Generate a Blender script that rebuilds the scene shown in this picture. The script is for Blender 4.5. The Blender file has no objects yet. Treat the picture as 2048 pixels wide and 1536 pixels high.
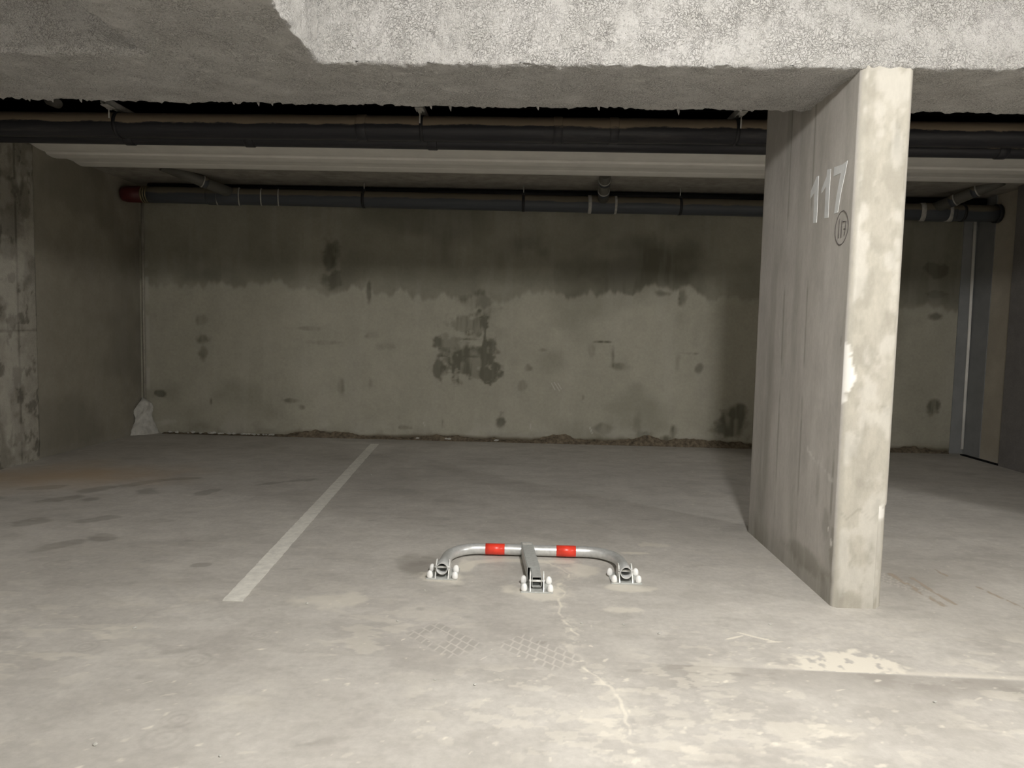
import bpy, bmesh, math, random
import numpy as np
from mathutils import Vector, Matrix

random.seed(7)
RNG = np.random.default_rng(11)
SC = bpy.context.scene
COL = SC.collection

# ------------------------------------------------------------------ camera
PITCH, ROLL, YAW, FPX, CAM_H = -0.0721, 0.0225, 0.0210, 1413.77, 1.2


def ray(u, v):
    a = (u - 1024) / FPX
    b = (v - 768) / FPX
    c, s = math.cos(ROLL), math.sin(ROLL)
    x, y = c * a + s * b, -s * a + c * b
    c, s = math.cos(PITCH), math.sin(PITCH)
    yr, z = c + s * y, s - c * y
    c, s = math.cos(YAW), math.sin(YAW)
    return Vector((c * x - s * yr, s * x + c * yr, z))


cd = bpy.data.cameras.new('camera')
cam = bpy.data.objects.new('camera', cd)
COL.objects.link(cam)
fw = ray(1024, 768)
rt = ray(1024 + FPX, 768) - fw
up = fw - ray(1024, 768 + FPX)
rt.normalize(); up.normalize(); fw.normalize()
m = Matrix((rt, up, -fw)).transposed().to_4x4()
m.translation = Vector((0, 0, CAM_H))
cam.matrix_world = m
cd.sensor_width = 36.0
cd.lens = FPX / 2048 * 36.0
cd.clip_start = 0.02
SC.camera = cam

# ------------------------------------------------------------------ world, exposure
w = bpy.data.worlds.new('World'); SC.world = w
w.use_nodes = True
w.node_tree.nodes['Background'].inputs[0].default_value = (0.9, 0.95, 1.0, 1)
w.node_tree.nodes['Background'].inputs[1].default_value = 0.0
SC.view_settings.view_transform = 'Standard'
SC.view_settings.look = 'None'
SC.view_settings.gamma = 1.0
SC.view_settings.use_curve_mapping = False
SC.view_settings.exposure = 0.0
SC.cycles.max_bounces = 8
SC.cycles.diffuse_bounces = 5
SC.cycles.sample_clamp_indirect = 3.0

LAMP_A = (0.70, 0.74, 2.667)      # above the aisle, in front of the bay
LAMP_B = (6.10, 0.74, 2.667)      # next lamp along the aisle, to the right
LAMP_FILL = (-4.70, 1.50, 2.667)     # added weak fill to brighten the left side, no lamp known there
POWER_A, POWER_B, POWER_FILL = 640.0, 670.0, 80.0
LAMP_COL = (1.0, 0.98, 0.95)

# ------------------------------------------------------------------ noise
def _hash(ix, iy, iz, seed):
    h = (ix.astype(np.uint32) * np.uint32(374761393) + iy.astype(np.uint32) * np.uint32(668265263)
         + iz.astype(np.uint32) * np.uint32(2147483647) + np.uint32(seed) * np.uint32(974711))
    h = (h ^ (h >> np.uint32(13))) * np.uint32(1274126177)
    h = h ^ (h >> np.uint32(16))
    return (h & np.uint32(0xFFFFFF)).astype(np.float64) / float(0xFFFFFF)


def vn(x, y, z=0.0, seed=0):
    x = np.asarray(x, float); y = np.asarray(y, float)
    z = np.zeros_like(x) + z
    ix, iy, iz = np.floor(x).astype(np.int64), np.floor(y).astype(np.int64), np.floor(z).astype(np.int64)
    fx, fy, fz = x - ix, y - iy, z - iz
    fx = fx * fx * (3 - 2 * fx); fy = fy * fy * (3 - 2 * fy); fz = fz * fz * (3 - 2 * fz)
    r = 0
    for a in (0, 1):
        for b in (0, 1):
            for c in (0, 1):
                wt = (fx if a else 1 - fx) * (fy if b else 1 - fy) * (fz if c else 1 - fz)
                r = r + wt * _hash(ix + a, iy + b, iz + c, seed)
    return r


def fbm(x, y, z=0.0, seed=0, octv=4):
    r, amp, tot, k = 0, 1.0, 0, 1.0
    for o in range(octv):
        r = r + amp * vn(x * k, y * k, np.asarray(z) * k, seed + o * 17)
        tot += amp; amp *= 0.55; k *= 2.03
    return r / tot


def sstep(a, b, x):
    t = np.clip((x - a) / (b - a), 0, 1)
    return t * t * (3 - 2 * t)


def blob(x, y, cx, cy, rx, ry, ang=0.0, soft=0.5, nz=0.35, seed=3, fs=None):
    """soft irregular ellipse mask, 1 inside"""
    c, s = math.cos(ang), math.sin(ang)
    dx, dy = x - cx, y - cy
    p, q = (c * dx + s * dy) / rx, (-s * dx + c * dy) / ry
    k = fs if fs else 1.6 / max(min(rx, ry), 0.02)
    out = np.zeros_like(x)
    sel = (np.abs(p) < 2.2) & (np.abs(q) < 2.2)
    if sel.any():
        n = (fbm(x[sel] * k, y[sel] * k, 0.0, seed) - 0.5) * 2 * nz
        d = np.sqrt(p[sel] ** 2 + q[sel] ** 2) + n
        out[sel] = 1 - sstep(1 - soft, 1.0, d)
    return out


def polyline_dist(x, y, pts, reach=0.2):
    d = np.full(x.shape, 9.0)
    pts = np.asarray(pts, float)
    lo, hi = pts.min(0) - reach, pts.max(0) + reach
    sel = (x > lo[0]) & (x < hi[0]) & (y > lo[1]) & (y < hi[1])
    xs, ys = x[sel], y[sel]
    ds = np.full(xs.shape, 9.0)
    for a, b in zip(pts[:-1], pts[1:]):
        v = b - a
        t = np.clip(((xs - a[0]) * v[0] + (ys - a[1]) * v[1]) / (v @ v + 1e-12), 0, 1)
        ds = np.minimum(ds, np.hypot(xs - a[0] - t * v[0], ys - a[1] - t * v[1]))
    d[sel] = ds
    return d


# ------------------------------------------------------------------ mesh helpers
def link(o, parent=None):
    COL.objects.link(o)
    if parent is not None:
        o.parent = parent
        o.matrix_parent_inverse = Matrix.Identity(4)
    return o


def grid_mesh(name, P, paint=None, mat=None, closed_u=False, smooth=True):
    """P: (nu, nv, 3) points; paint: (nu, nv, 3)"""
    nu, nv = P.shape[:2]
    me = bpy.data.meshes.new(name)
    me.vertices.add(nu * nv)
    me.vertices.foreach_set('co', P.reshape(-1).astype(np.float32))
    iu = np.arange(nu if closed_u else nu - 1)
    iv = np.arange(nv - 1)
    A, B = np.meshgrid(iu, iv, indexing='ij')
    A2 = (A + 1) % nu
    q = np.stack([A * nv + B, A2 * nv + B, A2 * nv + B + 1, A * nv + B + 1], -1).reshape(-1)
    nf = len(q) // 4
    me.loops.add(nf * 4)
    me.loops.foreach_set('vertex_index', q.astype(np.int32))
    me.polygons.add(nf)
    me.polygons.foreach_set('loop_start', (np.arange(nf) * 4).astype(np.int32))
    me.polygons.foreach_set('loop_total', np.full(nf, 4, np.int32))
    me.polygons.foreach_set('use_smooth', np.full(nf, smooth, bool))
    me.update(calc_edges=True)
    if paint is not None:
        at_ = me.attributes.new('paint', 'FLOAT_COLOR', 'POINT')
        c = np.ones((nu * nv, 4), np.float32)
        c[:, :3] = np.clip(paint.reshape(-1, 3), 0, 1)
        at_.data.foreach_set('color', c.reshape(-1))
    if mat: me.materials.append(mat)
    me.validate()
    return me


class MB:
    """collects shapes, then links them as one mesh object"""
    def __init__(s):
        s.bm = bmesh.new()

    def box(s, lo, hi, bevel=0.0, rot=None, piv=None):
        vs = [s.bm.verts.new((x, y, z)) for x in (lo[0], hi[0]) for y in (lo[1], hi[1]) for z in (lo[2], hi[2])]
        f = [(0, 1, 3, 2), (4, 6, 7, 5), (0, 4, 5, 1), (2, 3, 7, 6), (0, 2, 6, 4), (1, 5, 7, 3)]
        fs = [s.bm.faces.new([vs[i] for i in k]) for k in f]
        if bevel:
            es = list({e for k in fs for e in k.edges})
            r = bmesh.ops.bevel(s.bm, geom=es, offset=bevel, segments=2, affect='EDGES', profile=0.5)
            vs = list({v for v in r['verts']} | {v for v in vs if v.is_valid})
        if rot is not None:
            bmesh.ops.transform(s.bm, matrix=Matrix.Translation(piv) @ rot @ Matrix.Translation(-Vector(piv)),
                                verts=[v for v in vs if v.is_valid])
        return s

    def prism(s, poly, axis, a, b):
        """poly of 2-D points extruded along axis 0/1/2 from a to b"""
        def mk(p, t):
            if axis == 0: return (t, p[0], p[1])
            if axis == 1: return (p[0], t, p[1])
            return (p[0], p[1], t)
        v0 = [s.bm.verts.new(mk(p, a)) for p in poly]
        v1 = [s.bm.verts.new(mk(p, b)) for p in poly]
        n = len(poly)
        s.bm.faces.new(v0[::-1]); s.bm.faces.new(v1)
        for i in range(n):
            s.bm.faces.new((v0[i], v0[(i + 1) % n], v1[(i + 1) % n], v1[i]))
        return s

    def sweep(s, pts, r, n=20, inner=None, cap=True, smooth=True):
        """round tube through pts; radius may be a list; inner makes it hollow"""
        pts = [Vector(p) for p in pts]
        rs = r if isinstance(r, (list, tuple)) else [r] * len(pts)
        rings = []
        t0 = (pts[1] - pts[0]).normalized()
        u = t0.orthogonal().normalized()
        if abs(t0.z) < 0.9:
            u = (Vector((0, 0, 1)) - t0 * t0.z).normalized()
        for i, p in enumerate(pts):
            if i == 0: t = pts[1] - pts[0]
            elif i == len(pts) - 1: t = pts[-1] - pts[-2]
            else: t = (pts[i + 1] - p).normalized() + (p - pts[i - 1]).normalized()
            t.normalize()
            u = (u - t * u.dot(t)).normalized()
            b = t.cross(u)
            rings.append([(p, u.copy(), b.copy(), rs[i])])
        def loops(k):
            out = []
            for [(p, u_, b_, rr)] in rings:
                rr = rr if k is None else rr - k
                out.append([s.bm.verts.new(p + (u_ * math.cos(2 * math.pi * j / n) + b_ * math.sin(2 * math.pi * j / n)) * rr) for j in range(n)])
            return out
        def skin(lp, flip):
            for a, b in zip(lp[:-1], lp[1:]):
                for j in range(n):
                    q = (a[j], a[(j + 1) % n], b[(j + 1) % n], b[j])
                    f = s.bm.faces.new(q[::-1] if flip else q)
                    f.smooth = smooth
        lo = loops(None)
        skin(lo, False)
        if inner:
            li = loops(inner)
            skin(li, True)
            for e in (0, -1):
                for j in range(n):
                    q = (lo[e][j], lo[e][(j + 1) % n], li[e][(j + 1) % n], li[e][j])
                    s.bm.faces.new(q if e else q[::-1])
        elif cap:
            s.bm.faces.new(lo[0][::-1]); s.bm.faces.new(lo[-1])
        return s

    def lathe(s, prof, centre, n=20, axis=2):
        """prof: list of (radius, height); first and last closed"""
        c = Vector(centre)
        rings = []
        for r, h in prof:
            ring = []
            for j in range(n):
                a = 2 * math.pi * j / n
                p = (r * math.cos(a), r * math.sin(a), h)
                if axis == 0: p = (p[2], p[0], p[1])
                if axis == 1: p = (p[0], p[2], p[1])
                ring.append(s.bm.verts.new(c + Vector(p)))
            rings.append(ring)
        for a, b in zip(rings[:-1], rings[1:]):
            for j in range(n):
                f = s.bm.faces.new((a[j], a[(j + 1) % n], b[(j + 1) % n], b[j])); f.smooth = True
        s.bm.faces.new(rings[0][::-1]); s.bm.faces.new(rings[-1])
        return s

    def build(s, name, mat, parent=None):
        bmesh.ops.recalc_face_normals(s.bm, faces=s.bm.faces)
        me = bpy.data.meshes.new(name)
        s.bm.to_mesh(me); s.bm.free()
        me.materials.append(mat)
        o = bpy.data.objects.new(name, me)
        return link(o, parent)


def rooted(name, loc):
    o = bpy.data.objects.new(name, None)
    o.location = loc
    o.empty_display_size = 0.1
    return link(o)


def adopt(child, root):
    """child built in world coordinates -> keeps its place under root"""
    child.parent = root
    child.matrix_parent_inverse = Matrix.Translation(-abs_loc(root))
    return child


def abs_loc(o):
    v = Vector(o.location)
    if o.parent is not None and o.type == 'EMPTY':
        v += abs_loc(o.parent)
    return v


def tag(o, label, cat, group=None, kind=None):
    o['label'] = label
    o['category'] = cat
    if group: o['group'] = group
    if kind: o['kind'] = kind
    return o


def struct(o):
    o['kind'] = 'structure'
    return o


# ------------------------------------------------------------------ materials
def newmat(name):
    mt = bpy.data.materials.new(name); mt.use_nodes = True
    nt = mt.node_tree
    b = nt.nodes['Principled BSDF']
    return mt, nt, b


def N(nt, kind, **kw):
    n = nt.nodes.new(kind)
    for k, v in kw.items():
        if k in n.inputs.keys() if hasattr(n.inputs, 'keys') else False:
            n.inputs[k].default_value = v
        else:
            setattr(n, k, v)
    return n


def noise(nt, scale, detail=4, rough=0.6, vec=None, mapping=None):
    n = nt.nodes.new('ShaderNodeTexNoise')
    n.inputs['Scale'].default_value = scale
    n.inputs['Detail'].default_value = detail
    n.inputs['Roughness'].default_value = rough
    if vec is None:
        tc = nt.nodes.new('ShaderNodeTexCoord'); vec = tc.outputs['Object']
    if mapping:
        mp = nt.nodes.new('ShaderNodeMapping'); mp.inputs['Scale'].default_value = mapping
        nt.links.new(vec, mp.inputs['Vector']); vec = mp.outputs['Vector']
    nt.links.new(vec, n.inputs['Vector'])
    return n.outputs['Fac']


def ramp(nt, fac, stops):
    r = nt.nodes.new('ShaderNodeValToRGB')
    els = r.color_ramp.elements
    while len(els) < len(stops): els.new(0.5)
    for e, (p, c) in zip(els, stops):
        e.position = p
        e.color = (c, c, c, 1) if isinstance(c, (int, float)) else (*c, 1)
    nt.links.new(fac, r.inputs['Fac'])
    return r.outputs['Color']


def mix(nt, fac, a, b, mode='MIX'):
    n = nt.nodes.new('ShaderNodeMix'); n.data_type = 'RGBA'; n.blend_type = mode
    for sock, v in ((n.inputs[0], fac), (n.inputs[6], a), (n.inputs[7], b)):
        if hasattr(v, 'is_output'): nt.links.new(v, sock)
        elif isinstance(v, (int, float)): sock.default_value = v
        else: sock.default_value = (*v, 1)
    return n.outputs[2]


def mathn(nt, op, a, b=0.0):
    n = nt.nodes.new('ShaderNodeMath'); n.operation = op
    for sock, v in ((n.inputs[0], a), (n.inputs[1], b)):
        if hasattr(v, 'is_output'): nt.links.new(v, sock)
        else: sock.default_value = v
    return n.outputs[0]


def bump(nt, h, strength, dist, bsdf, prev=None):
    n = nt.nodes.new('ShaderNodeBump')
    n.inputs['Strength'].default_value = strength
    n.inputs['Distance'].default_value = dist
    nt.links.new(h, n.inputs['Height'])
    if prev is not None: nt.links.new(prev, n.inputs['Normal'])
    nt.links.new(n.outputs['Normal'], bsdf.inputs['Normal'])
    return n.outputs['Normal']


def painted_concrete(name, base, dark, light, brown, rough=0.85, mott=(2.5, 14, 70), amt=(0.25, 0.2, 0.15),
                     stretch=None, bstr=0.25, bdist=0.004, tint_first=False):
    mt, nt, b = newmat(name)
    at_ = nt.nodes.new('ShaderNodeAttribute'); at_.attribute_name = 'paint'
    sep = nt.nodes.new('ShaderNodeSeparateColor')
    nt.links.new(at_.outputs['Color'], sep.inputs['Color'])
    col = None
    f = None
    for sc, am in zip(mott, amt):
        nn = noise(nt, sc, 5, 0.62, mapping=stretch)
        t = mathn(nt, 'MULTIPLY', mathn(nt, 'SUBTRACT', nn, 0.5), am * 2.4)
        f = t if f is None else mathn(nt, 'ADD', f, t)
    k = mathn(nt, 'ADD', f, 1.0)
    comb = nt.nodes.new('ShaderNodeCombineColor')
    for i in range(3): nt.links.new(k, comb.inputs[i])
    col = mix(nt, 1.0, base, comb.outputs[0], 'MULTIPLY')
    if tint_first:
        b2 = mix(nt, 1.0, brown, comb.outputs[0], 'MULTIPLY')
        col = mix(nt, sep.outputs[2], col, b2)
    col = mix(nt, sep.outputs[0], col, dark)
    col = mix(nt, sep.outputs[1], col, light)
    if not tint_first:
        col = mix(nt, sep.outputs[2], col, brown)
    nt.links.new(col, b.inputs['Base Color'])
    b.inputs['Roughness'].default_value = rough
    b.inputs['Specular IOR Level'].default_value = 0.25
    h = mathn(nt, 'ADD', noise(nt, 90, 4, 0.65), mathn(nt, 'MULTIPLY', noise(nt, 22, 3, 0.6), 1.5))
    bump(nt, h, bstr, bdist, b)
    return mt


def plain(name, col, rough=0.6, metal=0.0, nz=0.15, sc=30, spec=0.4, bstr=0.0):
    mt, nt, b = newmat(name)
    k = ramp(nt, noise(nt, sc, 4, 0.6), [(0.3, tuple(c * (1 - nz) for c in col)), (0.7, tuple(min(1, c * (1 + nz)) for c in col))])
    nt.links.new(k, b.inputs['Base Color'])
    b.inputs['Roughness'].default_value = rough
    b.inputs['Metallic'].default_value = metal
    b.inputs['Specular IOR Level'].default_value = spec
    if bstr: bump(nt, noise(nt, sc * 2, 4, 0.6), bstr, 0.003, b)
    return mt


def pipe_mat(name, col, dust, edge=0.25, rough=0.38, dust_amt=0.9):
    """black plastic with brown dust settled on what faces up"""
    mt, nt, b = newmat(name)
    g = nt.nodes.new('ShaderNodeNewGeometry')
    sx = nt.nodes.new('ShaderNodeSeparateXYZ')
    nt.links.new(g.outputs['Normal'], sx.inputs[0])
    up_ = mathn(nt, 'ADD', sx.outputs[2], mathn(nt, 'MULTIPLY', mathn(nt, 'SUBTRACT', noise(nt, 5, 6, 0.7, mapping=(0.6, 3, 3)), 0.5), 0.9))
    msk = ramp(nt, up_, [(edge - 0.06, 0.0), (edge + 0.10, dust_amt)])
    smear = ramp(nt, noise(nt, 3.2, 7, 0.75, mapping=(0.5, 4, 4)), [(0.55, 0.0), (0.75, 0.35)])
    c1 = mix(nt, smear, col, (0.13, 0.115, 0.105))
    c2 = mix(nt, msk, c1, dust)
    nt.links.new(c2, b.inputs['Base Color'])
    r = mix(nt, msk, (rough,) * 3, (0.95,) * 3)
    nt.links.new(r, b.inputs['Roughness'])
    b.inputs['Specular IOR Level'].default_value = 0.3
    return mt


def spray_mat(name):
    """sprayed mineral insulation, lumpy off-white"""
    mt, nt, b = newmat(name)
    n1 = noise(nt, 40, 6, 0.75)
    n2 = noise(nt, 120, 5, 0.75)
    vor = nt.nodes.new('ShaderNodeTexVoronoi'); vor.feature = 'DISTANCE_TO_EDGE'
    vor.inputs['Scale'].default_value = 62
    tc = nt.nodes.new('ShaderNodeTexCoord')
    wn = nt.nodes.new('ShaderNodeTexNoise'); wn.inputs['Scale'].default_value = 20; wn.inputs['Detail'].default_value = 4
    nt.links.new(tc.outputs['Object'], wn.inputs['Vector'])
    add = nt.nodes.new('ShaderNodeVectorMath'); add.operation = 'MULTIPLY_ADD'
    nt.links.new(wn.outputs['Color'], add.inputs[0]); add.inputs[1].default_value = (0.11, 0.11, 0.11)
    nt.links.new(tc.outputs['Object'], add.inputs[2])
    nt.links.new(add.outputs[0], vor.inputs['Vector'])
    crack = ramp(nt, vor.outputs['Distance'], [(0.0, 1.0), (0.10, 0.0)])
    where = ramp(nt, noise(nt, 6, 5, 0.7), [(0.34, 0.0), (0.56, 1.0)])
    cf = mathn(nt, 'MULTIPLY', crack, where)
    base = ramp(nt, noise(nt, 4, 5, 0.6), [(0.3, (0.76, 0.745, 0.71)), (0.7, (0.86, 0.845, 0.82))])
    c = mix(nt, mathn(nt, 'MULTIPLY', cf, 0.50), base, (0.20, 0.18, 0.17))  # dark flecks: mostly shading between the lumps, put into the colour
    pit = ramp(nt, n2, [(0.34, 0.65), (0.45, 0.0)])
    c = mix(nt, pit, c, (0.22, 0.20, 0.19))
    nt.links.new(c, b.inputs['Base Color'])
    b.inputs['Roughness'].default_value = 0.95
    b.inputs['Specular IOR Level'].default_value = 0.1
    h = mathn(nt, 'SUBTRACT', mathn(nt, 'ADD', n1, mathn(nt, 'MULTIPLY', n2, 0.5)), mathn(nt, 'MULTIPLY', cf, 0.35))
    bump(nt, h, 1.0, 0.018, b)
    return mt


M = {}
M['floor'] = painted_concrete('floor_concrete', (0.51, 0.486, 0.447), (0.29, 0.27, 0.24), (0.70, 0.66, 0.575), (0.47, 0.35, 0.225),
                              rough=0.62, mott=(1.3, 6, 34), amt=(0.12, 0.17, 0.18), bstr=0.22)
M['wall'] = painted_concrete('wall_concrete', (0.37, 0.354, 0.288), (0.115, 0.11, 0.08), (0.50, 0.48, 0.43), (0.105, 0.083, 0.055),
                             mott=(1.2, 5, 40), amt=(0.13, 0.12, 0.10), bstr=0.15)
M['side'] = painted_concrete('side_concrete', (0.30, 0.278, 0.225), (0.14, 0.128, 0.10), (0.34, 0.32, 0.28), (0.09, 0.065, 0.045),
                             mott=(1.5, 7, 40), amt=(0.15, 0.14, 0.10), bstr=0.2)
M['old'] = painted_concrete('old_concrete', (0.34, 0.32, 0.27), (0.11, 0.10, 0.08), (0.46, 0.44, 0.38), (0.12, 0.09, 0.065),
                            mott=(3, 12, 60), amt=(0.2, 0.2, 0.15), bstr=0.5, bdist=0.006)
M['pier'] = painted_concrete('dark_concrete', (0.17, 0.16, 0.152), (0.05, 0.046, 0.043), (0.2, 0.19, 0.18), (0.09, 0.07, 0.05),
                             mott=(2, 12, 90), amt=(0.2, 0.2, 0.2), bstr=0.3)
M['pillar'] = painted_concrete('pillar_concrete', (0.45, 0.425, 0.365), (0.26, 0.245, 0.205), (0.80, 0.78, 0.73), (0.50, 0.475, 0.44),
                               mott=(2.0, 12, 60), amt=(0.10, 0.16, 0.12), stretch=(1, 1, 0.45), bstr=0.18, tint_first=True)
M['spray'] = spray_mat('sprayed_insulation')
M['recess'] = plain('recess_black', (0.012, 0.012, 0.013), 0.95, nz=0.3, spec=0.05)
M['slab'] = plain('slab_concrete', (0.32, 0.30, 0.265), 0.9, nz=0.22, sc=9, spec=0.15, bstr=0.4)
M['plain'] = plain('plain_concrete', (0.70, 0.68, 0.64), 0.9, nz=0.12, sc=5, spec=0.2)
M['pale_slab'] = plain('pale_sprayed_slab', (0.72, 0.70, 0.66), 0.95, nz=0.1, sc=9, spec=0.1, bstr=0.5)
M['soffit'] = plain('white_board', (0.83, 0.81, 0.76), 0.75, nz=0.05, sc=6, spec=0.2)
M['pipe'] = pipe_mat('black_pipe', (0.026, 0.026, 0.030), (0.30, 0.235, 0.165), -0.02)
M['pipe_back'] = pipe_mat('grey_pipe', (0.065, 0.072, 0.082), (0.17, 0.145, 0.105), 0.12, 0.45)
M['branch'] = pipe_mat('grey_branch_pipe', (0.12, 0.115, 0.10), (0.15, 0.13, 0.10), 0.55, 0.5)
M['glue'] = plain('pale_joint_ring', (0.42, 0.41, 0.38), 0.6, nz=0.25, sc=30)
M['red_cap'] = plain('dark_red_plastic', (0.075, 0.010, 0.009), 0.5, nz=0.1)
M['brass'] = plain('dull_ring', (0.20, 0.17, 0.10), 0.4, 0.4)
M['strap'] = plain('black_strap', (0.018, 0.018, 0.02), 0.5)
M['zinc'] = plain('zinc_channel', (0.46, 0.45, 0.42), 0.5, 0.3, nz=0.15)
M['galv'] = plain('galvanised_steel', (0.66, 0.67, 0.66), 0.36, 0.5, nz=0.12, sc=45, bstr=0.05)
M['galv_dull'] = plain('dull_galvanised_steel', (0.50, 0.51, 0.49), 0.5, 0.25, nz=0.12, sc=60)
M['inside'] = plain('dark_steel_inside', (0.10, 0.10, 0.10), 0.7, 0.3)
M['bright'] = plain('bare_steel_edge', (0.72, 0.72, 0.69), 0.4, 0.2, nz=0.05)
M['red'] = plain('red_reflective_film', (0.80, 0.055, 0.03), 0.32, 0.0, nz=0.12, sc=18, spec=0.5)
M['cap'] = plain('white_plastic', (0.88, 0.88, 0.86), 0.35, nz=0.02)
M['sticker'] = plain('pale_sticker', (0.62, 0.60, 0.56), 0.5, nz=0.12, sc=150)
M['line'] = plain('worn_white_paint', (0.74, 0.72, 0.66), 0.7, nz=0.13, sc=22, spec=0.2)
M['number'] = plain('stencil_paint', (0.70, 0.71, 0.70), 0.8, nz=0.10, sc=14, spec=0.2)
M['pencil'] = plain('pencil_line', (0.10, 0.09, 0.085), 0.8)
M['rubble'] = plain('crumbling_mortar', (0.13, 0.105, 0.072), 0.95, nz=0.6, sc=26, bstr=0.8)
M['plaster'] = plain('white_plaster', (0.50, 0.49, 0.45), 0.9, nz=0.2, sc=16, bstr=0.5)
M['band'] = plain('grey_sealant_coat', (0.24, 0.245, 0.245), 0.8, nz=0.1, sc=6)
M['lamp_body'] = plain('white_lamp_body', (0.8, 0.8, 0.8), 0.5)


def emit_mat(name, strength):
    mt, nt, b = newmat(name)
    b.inputs['Base Color'].default_value = (0.9, 0.9, 0.9, 1)
    b.inputs['Emission Color'].default_value = (*LAMP_COL, 1)
    b.inputs['Emission Strength'].default_value = strength
    return mt


# ------------------------------------------------------------------ lamps (out of frame, on the aisle ceiling; the left one is added fill)
def bulkhead(loc, power, label, r=0.13):
    root = rooted('ceiling_light', (loc[0], loc[1], 2.75))
    tag(root, label, 'light', 'round lights on the aisle ceiling')
    b = MB().lathe([(r + 0.015, 0), (r + 0.02, -0.03), (r, -0.045)], (0, 0, 0), 40).build('lamp_body', M['lamp_body'], root)
    prof = [(r - 0.002, -0.045), (r - 0.003, -0.11), (r - 0.015, -0.145), (r - 0.05, -0.168), (0.01, -0.175)]
    mt = emit_mat('lamp_diffuser_glow', power)
    MB().lathe(prof, (0, 0, 0), 40).build('diffuser', mt, root)


bulkhead(LAMP_A, POWER_A, 'round lit bulkhead lamp on the ceiling in front of the bay')
bulkhead(LAMP_B, POWER_B, 'round lit bulkhead lamp on the ceiling far right along the aisle')
bulkhead(LAMP_FILL, POWER_FILL, 'added unseen fill lamp on the ceiling left of the cross beam')

# ------------------------------------------------------------------ floor
XL, XR, YW = -4.281, 4.765, 7.74          # left wall, right wall, rear wall
AX0, AX1, AY0 = -9.0, 10.0, -3.6         # the aisle beyond the frame


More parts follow.
